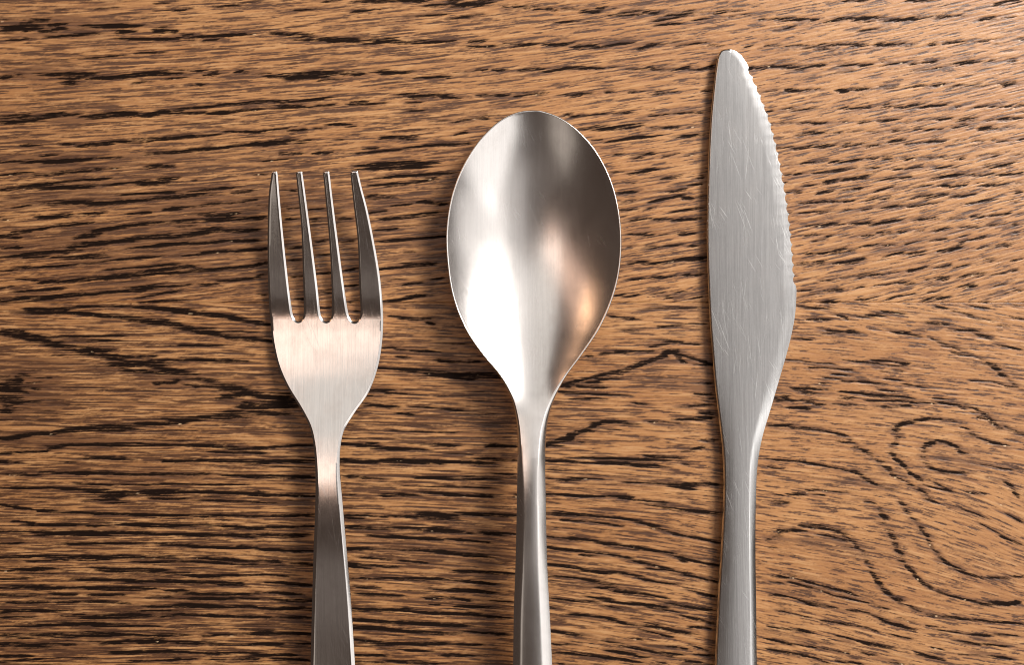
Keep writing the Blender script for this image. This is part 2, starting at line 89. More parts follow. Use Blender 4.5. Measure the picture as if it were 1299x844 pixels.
TR[3,3] = """0 10 100 18 13;0 30 60 30;480 10 520 15 11;540 45 570 55 12;570 80 600 100 14;560 130 600 125;595 155 630 165 12;610 185 640 200 13;630 225 650 240 13;640 260 680 285 12;660 315 700 330;700 350 740 380 13;740 390 770 420 14;770 425 830 460 10;830 460 900 485 9;920 495 1010 515 9;1010 515 1090 535 9;1080 538 1230 535 1270 522 12;660 15 690 35 12;690 60 720 75 16;720 100 760 115;760 140 790 150;780 180 810 185 16;800 225 830 230 20;840 260 870 280;870 300 910 325 9;890 325 980 360 9;960 370 1080 405 9;1130 402 1230 408 9;800 5 860 28 10;940 35 1020 65 9;1020 65 1110 105 9;900 45 930 52;1190 195 1240 215 1290 238 9;1080 130 1200 195 6;1160 20 1200 45;1200 70 1280 120;40 195 90 188 18;50 165 120 160 190 165 11;150 135 250 135 360 160 9;200 148 300 155 400 180 8;260 185 370 205;370 205 440 220 14;390 245 460 255 9;0 210 20 212;0 250 60 250 13;470 275 500 285 14;490 320 520 330 11;500 370 540 380 11;530 395 555 410 13;550 425 580 450 16;580 460 620 490 14;630 500 680 520 14;680 535 800 575 9;810 590 880 600 11;880 600 1000 615 1110 625 1260 632 9;10 395 120 400 200 425 250 440 13;250 440 380 470 460 495 11;110 425 240 460 300 480 8;0 420 70 430;0 490 80 495 160 515 220 545 8;180 525 270 540 340 555 13;310 488 500 530;540 540 620 570 9;400 565 500 580 570 610 9;570 615 640 640 740 672 13;50 572 210 605 9;260 618 360 635 470 650 10;470 650 560 680;0 655 120 665 230 685 12;350 700 420 715 500 735 13;500 735 620 760 14;0 715 120 742 12;130 740 240 758;280 765 410 785 9;0 765 120 785 240 812 9;250 820 310 835 12;340 825 460 840;740 780 820 805 900 825 11;610 690 720 712 8;620 830 680 840;800 645 870 655;860 670 1000 685 9;930 720 1000 732 1110 745 1210 750 11;1000 690 1140 700 9;1150 690 1260 700;830 755 890 770 9;960 790 1110 800 1230 815 9;470 785 540 800;660 605 740 635 6"""

TR[0,2] += ";0 235 110 250 30;0 300 120 300 20;0 335 100 345 40;0 390 60 395 20;0 270 90 275 20"
# the year rings of the swirl at the lower right, whole curves in photograph pixels
RINGS = [[(970, 539), (1030, 544), (1070, 553), (1095, 572), (1115, 587), (1137, 607), (1170, 622), (1185, 638)],
         [(1220, 534), (1180, 531), (1150, 536), (1135, 544), (1140, 554), (1130, 567), (1135, 577), (1145, 589), (1155, 602), (1180, 610), (1205, 623)],
         [(1220, 574), (1205, 564), (1185, 559), (1172, 567), (1171, 582), (1180, 592), (1195, 599), (1215, 600)],
         [(1095, 634), (1115, 642), (1122, 662), (1135, 687), (1145, 712), (1165, 734), (1190, 752), (1225, 762), (1299, 767)],
         [(1140, 632), (1150, 649), (1175, 679), (1180, 692), (1195, 712), (1225, 727), (1250, 734), (1299, 732)],
         [(970, 687), (1000, 672), (1040, 667), (1075, 682), (1095, 702), (1105, 727), (1120, 752), (1145, 767), (1180, 782), (1299, 792)],
         [(1220, 511), (1240, 520), (1262, 535), (1290, 548), (1310, 553)], [(1175, 427), (1205, 440), (1250, 458), (1268, 474), (1290, 490)]]

SEAM = 384.0     # the two boards of the table meet along this line of the photograph
# slope of the fibres (dy/dx in the photograph), sampled by eye on either board
FIB_UP = [(0, 40, -.03), (200, 60, -.05), (150, 150, -.06), (150, 260, -.07), (150, 350, -.08), (450, 60, -.09), (450, 150, -.08),
          (560, 300, -.08), (800, 60, -.14), (820, 150, -.15), (850, 260, -.16), (850, 350, -.16), (1050, 60, -.19), (1250, 60, -.22),
          (1050, 180, -.21), (1250, 180, -.23), (1050, 300, -.20), (1250, 300, -.27), (1250, 370, -.27), (1050, 365, -.17)]
FIB_LO = [(0, 420, .01), (150, 440, 0), (150, 520, .0), (150, 620, .01), (150, 720, .0), (150, 820, -.01), (500, 480, .03), (550, 560, .02),
          (500, 650, .03), (550, 740, .06), (550, 830, .04), (800, 430, -.02), (800, 500, .01), (800, 560, .03), (800, 620, .05), (780, 690, .11),
          (900, 690, .20), (800, 770, .12), (900, 790, .18), (800, 830, .13), (1030, 430, .06), (1050, 500, .07), (1180, 450, .07), (1280, 450, .10),
          (1100, 395, .14), (1260, 400, .17), (1000, 580, .07), (1100, 560, .06), (1200, 560, .10), (1290, 560, .16), (1010, 680, .13), (1100, 640, .10),
          (1110, 700, .17), (1190, 660, .32), (1270, 660, .48), (1190, 720, .33), (1270, 720, .36), (1040, 760, .20), (1130, 780, .25), (1220, 780, .15), (1280, 800, .10)]

DX = 1.0
X0, X1, Y0, Y1 = -400.0, 1700.0, -300.0, 1440.0
NX = int((X1 - X0) / DX) + 1
NY = int((Y1 - Y0) / DX) + 1
gx = X0 + DX * np.arange(NX)
gy = Y0 + DX * np.arange(NY)

def slope_field(pts):
    cx = np.linspace(X0, X1, 95); cy = np.linspace(Y0, Y1, 75)
    A, B = np.meshgrid(cx, cy)
    num = np.zeros_like(A); den = np.zeros_like(A)
    for px, py, s in pts:
        w = 1.0 / ((((A - px) / 1.6) ** 2 + (B - py) ** 2) + 900.0) ** 1.6
        num += w * s; den += w
    return cx, cy, num / den

def bil(cx, cy, F, x, y):
    fx = np.clip((x - cx[0]) / (cx[1] - cx[0]), 0, len(cx) - 1.001)
    fy = np.clip((y - cy[0]) / (cy[1] - cy[0]), 0, len(cy) - 1.001)
    i = fx.astype(int); j = fy.astype(int); u = fx - i; v = fy - j
    return (F[j, i] * (1 - u) + F[j, i + 1] * u) * (1 - v) + (F[j + 1, i] * (1 - u) + F[j + 1, i + 1] * u) * v

SU = slope_field(FIB_UP); SL = slope_field(FIB_LO)
def slope(x, y):
    return np.where(y < SEAM, bil(*SU, x, y), bil(*SL, x, y))

def splat(acc, x, y, w):
    fx = (x - X0) / DX; fy = (y - Y0) / DX
    ok = (fx >= 0) & (fy >= 0) & (fx < NX - 1) & (fy < NY - 1)
    fx = fx[ok]; fy = fy[ok]; w = w[ok]
    i = fx.astype(np.int64); j = fy.astype(np.int64); u = fx - i; v = fy - j
    k = j * NX + i
    n = NX * NY
    acc += np.bincount(k, w * (1 - u) * (1 - v), n)
    acc += np.bincount(k + 1, w * u * (1 - v), n)
    acc += np.bincount(k + NX, w * (1 - u) * v, n)
    acc += np.bincount(k + NX + 1, w * u * v, n)

def strokes(acc, x, y, length, thick, dark, wob=0.5):
    """Elongated vessel openings: x, y, length, thickness (px) and darkness, one value per stroke; they follow the fibres."""
    m = len(x)
    n = np.maximum(3, (length / 0.8).astype(int))
    idx = np.repeat(np.arange(m), n)
    start = np.repeat(np.cumsum(n) - n, n)
    t = (np.arange(n.sum()) - start + 0.5) / n[idx] * 2 - 1
    up = y[idx] < SEAM
    s = slope(x, y)[idx]
    ph = rng.uniform(0, 6.28, m)[idx]; fr = rng.uniform(1.5, 5, m)[idx]
    ax = t * length[idx] / 2
    prof = np.clip(1 - np.abs(t) ** 3, 0, 1)
    wb = wob * np.sin(fr * t + ph) * np.minimum(1, length[idx] / 30)
    px = x[idx] + ax
    py = y[idx] + ax * s + wb
    th = thick[idx] * (0.35 + 0.65 * prof) * (0.75 + 0.25 * np.sin(fr * 2.3 * t + ph * 2))
    d = dark[idx] * np.sqrt(prof) * (0.8 / 1.0)
    crosses = up != (py < SEAM)          # a vessel stops at the joint of the boards
    d = np.where(crosses, 0, d)
    lat = rng.uniform(-1, 1, len(t))
    splat(acc, px, py + lat * th * 0.5, d * th / DX / DX)
    lat2 = rng.uniform(-1, 1, len(t))
    splat(acc, px + 0.4, py + lat2 * th * 0.5, d * th / DX / DX)

pore = np.zeros(NX * NY)
tone = np.zeros(NX * NY)
bands = []
for (c, r), txt in TR.items():
    ox = [0, 325, 650, 975][c]; oy = [0, 211, 422, 633][r]
    for seg in txt.split(';'):
        v = [float(q) for q in seg.split()]
        w = 7.0
        if len(v) % 2: w = v.pop()
        P = np.array(v).reshape(-1, 2) / 4.0 + (ox, oy)
        bands.append((P, w / 4.0))
# the pointed arches of the lower board, left of the fork, and the arch between spoon and knife
for q in ([(-10, 421), (40, 430), (90, 442), (140, 455), (180, 462), (230, 473), (280, 490), (330, 503), (365, 510)], [(365, 512), (330, 516), (280, 527), (200, 538), (100, 545), (-10, 558)],
          [(40, 396), (100, 398), (150, 402), (200, 410), (250, 418), (300, 428), (345, 433)], [(180, 389), (230, 395), (290, 403), (345, 413)],
          [(690, 495), (730, 484), (770, 474), (810, 465), (850, 447), (880, 455), (905, 464)], [(690, 566), (740, 547), (765, 535), (800, 538)]):
    bands.append((np.array(q, float), 1.9))
bx, by, bl, bt, bd = [], [], [], [], []
hx, hy, hl, ht, hd = [], [], [], [], []
for P, w in bands:
    D = np.diff(P, axis=0); L = np.hypot(D[:, 0], D[:, 1]); tot = L.sum() + 1e-6
    ang = np.mean(np.abs(D[:, 1] / (np.abs(D[:, 0]) + 1e-3) - slope(P[:-1, 0], P[:-1, 1]) * np.sign(D[:, 0] + 1e-9)))
    steep = ang > 0.30
    soft = 0.62 if w <= 1.5 else 1.0
    n = max(4, int(tot * (0.26 + 0.165 * w)))
    n = int(n * (3.2 if steep else 1.0))
    q = rng.uniform(0, tot, n)
    cum = np.concatenate([[0], np.cumsum(L)])
    x = np.interp(q, cum, P[:, 0]); y = np.interp(q, cum, P[:, 1])
    off = rng.normal(0, 0.40, n).clip(-.9, .9) * w
    y = y + off
    lng = rng.uniform(6, 13, n) if steep else rng.uniform(8, np.clip(tot * 0.85, 12, 26 if P[:, 0].mean() > 900 else 62), n)
    bx.append(x); by.append(y); bl.append(lng)
    bt.append(rng.uniform(0.5, 1.15, n)); bd.append(rng.beta(2.2, 1.2, n) * soft * rng.uniform(.8, 1.25) * np.interp(x, [500, 950], [1.08, .80]))  # vessels paler to the right: light on the wood painted into them
    m = max(3, int(tot / 4.5))           # brown halo round each band of vessels
    q = rng.uniform(0, tot, m)
    hx.append(np.interp(q, cum, P[:, 0])); hy.append(np.interp(q, cum, P[:, 1]) + rng.normal(0, .8 * w, m))
    hl.append(rng.uniform(12, 44, m)); ht.append(rng.uniform(1.2, 3.6, m)); hd.append(rng.uniform(.2, .65, m))
rx, ry, rl, rt, rd = [], [], [], [], []
for P, w in bands:                     # one long open vessel runs through most of the narrow bands
    D = np.diff(P, axis=0); L = np.hypot(D[:, 0], D[:, 1]); tot = L.sum() + 1e-6
    if w > 3.6 or tot < 12: continue
    n = max(4, int(tot / 3.0)); q = np.linspace(0, tot, n); cum = np.concatenate([[0], np.cumsum(L)])
    wav = np.convolve(rng.normal(0, 1, n + 8), np.ones(5) / 5, 'same')[4:-4][:n]
    rx.append(np.interp(q, cum, P[:, 0])); ry.append(np.interp(q, cum, P[:, 1]) + .45 * wav)
    rl.append(np.full(n, 5.0)); rt.append(np.clip(.72 + .32 * wav, .35, 1.2)); rd.append(np.clip(.70 + .42 * wav, .15, 1.0) * np.interp(rx[-1], [500, 950], [1.0, .8]))  # same painted lightening toward the right
for P in RINGS:
    P = np.array(P, float); D = np.diff(P, axis=0); L = np.hypot(D[:, 0], D[:, 1]); tot = L.sum(); cum = np.concatenate([[0], np.cumsum(L)])
    n = int(tot * 1.15); q = rng.uniform(0, tot, n)
    patchy = .45 + .55 * np.clip(np.interp(q, np.linspace(0, tot, 24), rng.normal(.6, .5, 24)), 0, 1)
    rx.append(np.interp(q, cum, P[:, 0]) + rng.normal(0, 1.0, n)); ry.append(np.interp(q, cum, P[:, 1]) + rng.normal(0, .9, n))
    rl.append(rng.uniform(4, 10, n)); rt.append(rng.uniform(.6, 1.1, n)); rd.append(rng.beta(1.8, 1.3, n) * patchy * .72)
    m = int(tot / 4); q = rng.uniform(0, tot, m)
    hx.append(np.interp(q, cum, P[:, 0])); hy.append(np.interp(q, cum, P[:, 1]) + rng.normal(0, 2.2, m)); hl.append(rng.uniform(8, 22, m)); ht.append(rng.uniform(1.2, 3, m)); hd.append(rng.uniform(.15, .5, m))
cat = np.concatenate
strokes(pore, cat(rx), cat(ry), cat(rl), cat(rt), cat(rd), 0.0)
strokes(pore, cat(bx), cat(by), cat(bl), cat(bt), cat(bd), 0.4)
strokes(tone, cat(hx), cat(hy), cat(hl), cat(ht), cat(hd), 0.8)

# fine vessels everywhere (in and beyond the frame)
def scatter(n, x0, x1, y0, y1):
    return rng.uniform(x0, x1, n), rng.uniform(y0, y1, n)
vein = np.zeros(NX * NY)
for n_, box in ((46000, (-60, 1360, -60, 900)), (70000, (X0, X1, Y0, Y1))):
    x, y = scatter(n_, *box)
    if box[0] == X0:
        ok = (x < -60) | (x > 1360) | (y < -60) | (y > 900); x = x[ok]; y = y[ok]
    ok = rng.random(len(x)) < np.interp(x, [0, 350, 700, 1000, 1300], [.90, .88, .84, .88, .88]); x = x[ok]; y = y[ok]
    long_zone = np.clip((y - 380) / 120, 0, 1) * np.clip((900 - x) / 300, 0, 1)
    ln = rng.gamma(2.6, 5.5, len(x)) + 6 + (.75 * np.clip((950 - x) / 400, 0, 1) + .6 * long_zone) * rng.gamma(2.2, 18, len(x))
    dens = np.clip(22.0 / ln, .3, 1.2) ** .5
    strokes(vein, x, y, ln, rng.uniform(0.45, .9, len(x)), rng.beta(1.1, 1.7, len(x)) * 1.75 * dens, 0.3)
    k = rng.random(len(x)) < .10
    strokes(pore, x[k], y[k], ln[k] * 1.1, rng.uniform(0.5, 1.0, k.sum()), rng.beta(1.6, 2.2, k.sum()) * (.6 + .5 * long_zone[k]), 0.3)
# medium bands outside the frame, so that the board goes on as it looks inside
x, y = scatter(30000, X0, X1, Y0, Y1)
ok = (x < -4) | (x > 1303) | (y < -4) | (y > 848)
x = x[ok]; y = y[ok]
keep = np.sin(y / 2.7 + 2.2 * np.sin(y / 31.0) + x / 160.0) > .15
x = x[keep]; y = y[keep]
strokes(pore, x, y, rng.uniform(12, 55, len(x)), rng.uniform(.5, 1.3, len(x)), rng.uniform(.3, .9, len(x)), .4)
painted_glint = np.zeros(NX * NY)  # glints of the finish, painted as pale dots along the bands
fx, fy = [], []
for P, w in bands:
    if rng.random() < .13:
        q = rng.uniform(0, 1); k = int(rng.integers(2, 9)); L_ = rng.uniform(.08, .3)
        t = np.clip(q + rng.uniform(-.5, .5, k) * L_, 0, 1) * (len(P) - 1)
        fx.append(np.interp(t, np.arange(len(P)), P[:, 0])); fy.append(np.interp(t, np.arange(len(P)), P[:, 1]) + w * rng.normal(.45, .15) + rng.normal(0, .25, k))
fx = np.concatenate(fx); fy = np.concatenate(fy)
strokes(painted_glint, fx, fy, rng.uniform(1.5, 4.0, len(fx)), rng.uniform(.4, .8, len(fx)), rng.uniform(.15, .75, len(fx)), 0)
# slow streaks of darker and lighter wood
x, y = scatter(5200, X0, X1, Y0, Y1)
strokes(tone, x, y, rng.uniform(50, 190, len(x)), rng.uniform(1.5, 6, len(x)), rng.uniform(.05, .30, len(x)) * np.interp(x, [0, 450, 900], [1.35, 1.15, .9]), 1.5)
# darker patches of wood, mostly left; beside fork and spoon they paint shadow
for cx_, cy_, rx_, ry_, k in ((70, 32, 110, 12, 110), (60, 95, 90, 10, 60), (60, 150, 90, 8, 60), (90, 205, 200, 14, 150), (220, 255, 220, 16, 220), (170, 305, 190, 20, 260), (250, 345, 160, 22, 140),
                             (380, 260, 170, 60, 260), (540, 300, 70, 60, 140), (22, 494, 46, 30, 240), (230, 480, 120, 14, 60), (60, 560, 110, 12, 90), (150, 600, 160, 10, 60), (160, 780, 200, 30, 160), (60, 820, 90, 10, 60),
                             (560, 690, 120, 60, 180), (900, 480, 30, 40, 60), (1120, 610, 60, 18, 30), (1220, 585, 40, 16, 30), (1050, 690, 60, 12, 30)):
    x = cx_ + rx_ * rng.normal(0, .55, k); y = cy_ + ry_ * rng.normal(0, .6, k)
    strokes(tone, x, y, rng.uniform(25, 120, k), rng.uniform(1.2, 4, k), rng.uniform(.1, .5, k), 1.2)

pore = (1 - np.exp(-1.1 * pore)).reshape(NY, NX)
vein = (1 - np.exp(-1.0 * vein)).reshape(NY, NX)
tone = tone.reshape(NY, NX)
painted_glint = (1 - np.exp(-painted_glint)).reshape(NY, NX)
def blur(F, k):
    for ax in (0, 1):
        F = sum(np.roll(F, s, ax) * w for s, w in k)
    return F
tone = blur(tone, [(-1, .25), (0, .5), (1, .25)])
tone = 1 - np.exp(-0.9 * tone)

# fine fibre texture: noise smeared along the fibres
GX, GY = np.meshgrid(gx, gy)
sl = slope(GX.ravel(), GY.ravel()).reshape(NY, NX).astype(np.float32)
noise = rng.random((NY, NX), dtype=np.float32)
noise = 0.65 * noise + 0.35 * blur(rng.random((NY, NX), dtype=np.float32), [(-1, .33), (0, .34), (1, .33)])
lic = noise.copy()
jj, ii = np.meshgrid(np.arange(NY), np.arange(NX), indexing='ij')
for sgn in (1, -1):
    yy = jj.astype(np.float32).copy()
    for k in range(1, 15):
        xi = np.clip(ii + sgn * k, 0, NX - 1)
        yi = np.clip(np.rint(yy).astype(np.int64), 0, NY - 1)
        yy = yy + sgn * sl[yi, xi]
        yn = np.clip(yy, 0, NY - 1.001)
        y0 = yn.astype(np.int64); f = yn - y0
        lic += noise[y0, xi] * (1 - f) + noise[y0 + 1, xi] * f
lic /= 29.0
lic = (lic - lic.mean()) / lic.std()
vein = vein * np.clip(.85 + .42 * lic, .15, 1.3)
pore = pore * np.clip(.95 + .26 * lic, .3, 1.2)

# mesh columns and rows: every raster line inside the frame, fewer beyond it
def lines(g, a, b, step):
    i0 = int(np.searchsorted(g, a)); i1 = int(np.searchsorted(g, b))
    left = list(range(i0 % step, i0, step)); right = list(range(i1 + step, len(g), step))
    return np.array(left + list(range(i0, i1 + 1)) + right)
IX = lines(gx, -26, 1325, 8)            # the grain runs along x: columns may be sparse, rows may not
IX = IX[(gx[IX] < -26) | (gx[IX] > 880) | (IX % 2 == 0)]
IY = lines(gy, -26, 870, 2)

def px2w(px, py, z=0.0):
    return (px - CX) * S, -(py - CY) * S, z

def new_mesh_object(name, verts, faces_flat, face_len, mat, parent=None, attrs=None, normals=None):
    me = bpy.data.meshes.new(name)
    verts = np.asarray(verts, np.float32)
    faces_flat = np.asarray(faces_flat, np.int32)
    nf = len(faces_flat) // face_len
    me.vertices.add(len(verts)); me.vertices.foreach_set('co', verts.ravel())
    me.loops.add(len(faces_flat)); me.loops.foreach_set('vertex_index', faces_flat)
    me.polygons.add(nf)
    me.polygons.foreach_set('loop_start', np.arange(0, nf * face_len, face_len, dtype=np.int32))
    me.update(calc_edges=True)
    me.polygons.foreach_set('use_smooth', np.ones(nf, bool))
    for k, a in (attrs or {}).items():
        at = me.attributes.new(k, 'FLOAT', 'POINT')
        at.data.foreach_set('value', np.asarray(a, np.float32).ravel())
    me.materials.append(mat)
    if normals is not None:
        me.normals_split_custom_set_from_vertices([tuple(n) for n in np.asarray(normals, float)])
    o = bpy.data.objects.new(name, me)
    scene.collection.objects.link(o)
    if parent is not None: o.parent = parent
    return o

# ---------------------------------------------------------------- node helpers
def nodes_of(name):
    m = bpy.data.materials.new(name); m.use_nodes = True
    nt = m.node_tree; b = nt.nodes['Principled BSDF']
    return m, nt, b
def N(nt, t, **kw):
    n = nt.nodes.new(t)
    for k, v in kw.items(): setattr(n, k, v)
    return n
def math_n(nt, op, a, b=None, clamp=False):
    n = N(nt, 'ShaderNodeMath', operation=op, use_clamp=clamp)
    for i, v in enumerate((a, b)):
        if v is None: continue
        if isinstance(v, (int, float)): n.inputs[i].default_value = v
        else: nt.links.new(v, n.inputs[i])
    return n.outputs[0]
def ramp(nt, fac, lo, hi):
    n = N(nt, 'ShaderNodeMapRange', interpolation_type='SMOOTHSTEP')
    nt.links.new(fac, n.inputs['Value'])
    n.inputs['From Min'].default_value = lo; n.inputs['From Max'].default_value = hi
    return n.outputs['Result']
def mixc(nt, fac, a, b, mode='MIX'):
    n = N(nt, 'ShaderNodeMix', data_type='RGBA', blend_type=mode)
    if isinstance(fac, float): n.inputs['Factor'].default_value = fac
    else: nt.links.new(fac, n.inputs['Factor'])
    for k, v in ((6, a), (7, b)):
        if isinstance(v, tuple): n.inputs[k].default_value = v
        else: nt.links.new(v, n.inputs[k])
    return n.outputs[2]
def noise_n(nt, vec, scale, detail=3, rough=.6):
    n = N(nt, 'ShaderNodeTexNoise'); nt.links.new(vec, n.inputs['Vector'])
    n.inputs['Scale'].default_value = scale; n.inputs['Detail'].default_value = detail; n.inputs['Roughness'].default_value = rough
    return n.outputs['Fac']
def mapped(nt, sx, sy, rot=0.0, sz=1.0):
    tc = N(nt, 'ShaderNodeTexCoord')
    mp = N(nt, 'ShaderNodeMapping'); mp.inputs['Rotation'].default_value = (0, 0, rot); mp.inputs['Scale'].default_value = (sx, sy, sz)
    mp.vector_type = 'TEXTURE' if False else 'POINT'
    nt.links.new(tc.outputs['Object'], mp.inputs['Vector'])
    return mp.outputs['Vector']

def wood_material():
    m, nt, b = nodes_of('oiled_oak')
    def at(nm): 
        n = N(nt, 'ShaderNodeAttribute', attribute_name=nm); return n.outputs['Fac']
    po, to, fi = at('pore'), at('tone'), at('fibre')
    v = mapped(nt, 1, 1)
    slow = noise_n(nt, mapped(nt, 9, 45), 1.0, 3)
    grain = noise_n(nt, mapped(nt, 300, 4600), 1.0, 2)
    ve = at('vein')
    c = mixc(nt, ramp(nt, slow, .3, .7), (0.475, 0.228, 0.083, 1), (0.375, 0.164, 0.054, 1))
    c = mixc(nt, math_n(nt, 'MULTIPLY', ramp(nt, fi, -.2, 2.4), .66), c, (0.185, 0.070, 0.028, 1))
    c = mixc(nt, math_n(nt, 'MULTIPLY', ramp(nt, math_n(nt, 'MULTIPLY', fi, -1.0), .2, 2.4), .38), c, (0.68, 0.40, 0.185, 1))
    c = mixc(nt, math_n(nt, 'MULTIPLY', ramp(nt, to, .05, .85), .85), c, (0.160, 0.066, 0.025, 1))
    c = mixc(nt, math_n(nt, 'MULTIPLY', ramp(nt, ve, .03, .62), .93), c, (0.068, 0.025, 0.0095, 1))
    c = mixc(nt, math_n(nt, 'MULTIPLY', ramp(nt, grain, .5, .8), .22), c, (0.16, 0.07, 0.035, 1))
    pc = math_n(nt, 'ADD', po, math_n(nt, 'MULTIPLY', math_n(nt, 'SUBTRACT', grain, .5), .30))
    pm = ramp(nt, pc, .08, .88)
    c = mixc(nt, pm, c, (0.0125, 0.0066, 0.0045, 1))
    c = mixc(nt, math_n(nt, 'MULTIPLY', ramp(nt, at('painted_glint'), .1, .8), .8), c, (0.72, 0.50, 0.30, 1))  # finish glints put into the base colour
    nt.links.new(c, b.inputs['Base Color'])
    rg = math_n(nt, 'ADD', math_n(nt, 'MULTIPLY', pm, .18), .40)
    nt.links.new(rg, b.inputs['Roughness'])
    nt.links.new(math_n(nt, 'MULTIPLY_ADD' if False else 'SUBTRACT', .60, math_n(nt, 'MULTIPLY', pm, .55)), b.inputs['Specular IOR Level'])
    bp = N(nt, 'ShaderNodeBump'); bp.inputs['Strength'].default_value = .2; bp.inputs['Distance'].default_value = .00006
    hgt = math_n(nt, 'ADD', math_n(nt, 'MULTIPLY', fi, -.25), grain)
    nt.links.new(hgt, bp.inputs['Height']); nt.links.new(bp.outputs['Normal'], b.inputs['Normal'])
    return m

WOOD = wood_material()
tabletop = bpy.data.objects.new('tabletop', None)
scene.collection.objects.link(tabletop)
tabletop['label'] = 'brown oak tabletop of two boards with dark open grain'
tabletop['kind'] = 'structure'
tabletop['category'] = 'table top'

js = int(np.searchsorted(gy, SEAM))
def board(rows, edge_top, edge_bottom):
    JJ, II = np.meshgrid(rows, IX, indexing='ij')
    px = gx[II]; py = gy[JJ].copy()
    if edge_bottom: py[-1, :] = SEAM - 0.12
    if edge_top: py[0, :] = SEAM + 0.12
    pz = -0.00006 * np.clip(pore[JJ, II] * 1.2, 0, 1) - 0.000012 * np.clip(lic[JJ, II], -1.5, 1.5) - 0.00002 * tone[JJ, II] - 0.000010 * vein[JJ, II]
    if edge_bottom: pz[-1, :] -= 0.00005
    if edge_top: pz[0, :] -= 0.00005
    nr, nc = JJ.shape
    V = np.stack([(px - CX) * S, -(py - CY) * S, pz], -1).reshape(-1, 3)
    idx = np.arange(nr * nc).reshape(nr, nc)
    q = np.stack([idx[1:, :-1], idx[1:, 1:], idx[:-1, 1:], idx[:-1, :-1]], -1).reshape(-1, 4)
    # sides and underside
    ring = np.concatenate([idx[0, :], idx[1:, -1], idx[-1, -2::-1], idx[-2:0:-1, 0]])
    low = V[ring].copy(); low[:, 2] = -0.022
    base = len(V)
    k = np.arange(len(ring)); k2 = (k + 1) % len(ring)
    side = np.stack([ring[k], ring[k2], base + k2, base + k], -1)
    n0, n1 = nc - 1, nr - 1
    corner = np.array([[base, base + n0, base + n0 + n1, base + 2 * n0 + n1]])
    V = np.concatenate([V, low])
    F = np.concatenate([q, side, corner])
    pad = np.zeros(len(low))
    A = {'pore': cat([pore[JJ, II].ravel(), pad]), 'tone': cat([tone[JJ, II].ravel(), pad]), 'fibre': cat([lic[JJ, II].ravel(), pad]), 'vein': cat([vein[JJ, II].ravel(), pad]), 'painted_glint': cat([painted_glint[JJ, II].ravel(), pad])}
    o = new_mesh_object('board', V, F.ravel(), 4, WOOD, tabletop, A)
    sm = np.ones(len(F), bool); sm[len(q):] = False
    o.data.polygons.foreach_set('use_smooth', sm)
    o.data.update()
    return o
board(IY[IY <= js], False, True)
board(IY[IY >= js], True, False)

# ================================================================== cutlery
def turned(nt, sx, sy, rot):
    """Object coordinates turned by rot first and stretched afterwards, so that streaks lie at that angle."""
    tc = N(nt, 'ShaderNodeTexCoord')
    mp = N(nt, 'ShaderNodeMapping', vector_type='TEXTURE')
    mp.inputs['Rotation'].default_value = (0, 0, rot); mp.inputs['Scale'].default_value = (1 / sx, 1 / sy, 1)
    nt.links.new(tc.outputs['Object'], mp.inputs['Vector'])
    return mp.outputs['Vector']

def steel(name, base, rough, aniso, streak, scr, bump=.10, smear=.2):
    m, nt, b = nodes_of(name)
    b.inputs['Metallic'].default_value = 1.0
    s1 = noise_n(nt, mapped(nt, 4200, 90), 1.0, 3, .7)           # brushing, along the handle
    s2 = noise_n(nt, mapped(nt, 1500, 28), 1.0, 2, .6)
    st = math_n(nt, 'ADD', math_n(nt, 'MULTIPLY', s1, .6), math_n(nt, 'MULTIPLY', s2, .4))
    blot = noise_n(nt, mapped(nt, 230, 130), 1.0, 5, .7)         # faint smears of use
    fine = noise_n(nt, mapped(nt, 7000, 6500), 1.0, 1)
    marks = None
    for rot, sx, sy, lo in ((R(20), 3600, 60, .665), (R(28), 3600, 80, .68), (R(8), 3800, 45, .665), (R(35), 3000, 120, .70), (R(-6), 3600, 55, .68)):
        s_ = ramp(nt, noise_n(nt, turned(nt, sx, sy, rot), 1.0, 1.0, .5), lo, lo + .06)
        marks = s_ if marks is None else math_n(nt, 'MAXIMUM', marks, s_)
    patch = ramp(nt, noise_n(nt, mapped(nt, 120, 90), 1.0, 2), .38, .62)
    marks = math_n(nt, 'MULTIPLY', math_n(nt, 'MULTIPLY', marks, patch), scr)
    c = mixc(nt, math_n(nt, 'MULTIPLY', ramp(nt, st, .36, .64), streak), base, tuple(q * .62 for q in base[:3]) + (1,))
    c = mixc(nt, math_n(nt, 'MULTIPLY', ramp(nt, blot, .42, .72), smear), c, tuple(q * p for q, p in zip(base[:3], (.66, .62, .60))) + (1,))
    c = mixc(nt, math_n(nt, 'MULTIPLY', marks, .8), c, (.97, .96, .94, 1))
    nt.links.new(c, b.inputs['Base Color'])
    r = math_n(nt, 'ADD', rough - .07, math_n(nt, 'MULTIPLY', blot, .14))
    r = math_n(nt, 'ADD', r, math_n(nt, 'MULTIPLY', marks, .25))
    nt.links.new(r, b.inputs['Roughness'])
    if aniso:
        b.inputs['Anisotropic'].default_value = aniso
        cv = N(nt, 'ShaderNodeCombineXYZ'); cv.inputs[1].default_value = 1.0
        nt.links.new(cv.outputs[0], b.inputs['Tangent'])
    bp = N(nt, 'ShaderNodeBump'); bp.inputs['Strength'].default_value = bump; bp.inputs['Distance'].default_value = .00003
    h = math_n(nt, 'ADD', st, math_n(nt, 'MULTIPLY', fine, .6))
    h = math_n(nt, 'SUBTRACT', h, math_n(nt, 'MULTIPLY', marks, .4))
    nt.links.new(h, bp.inputs['Height']); nt.links.new(bp.outputs['Normal'], b.inputs['Normal'])
    return m

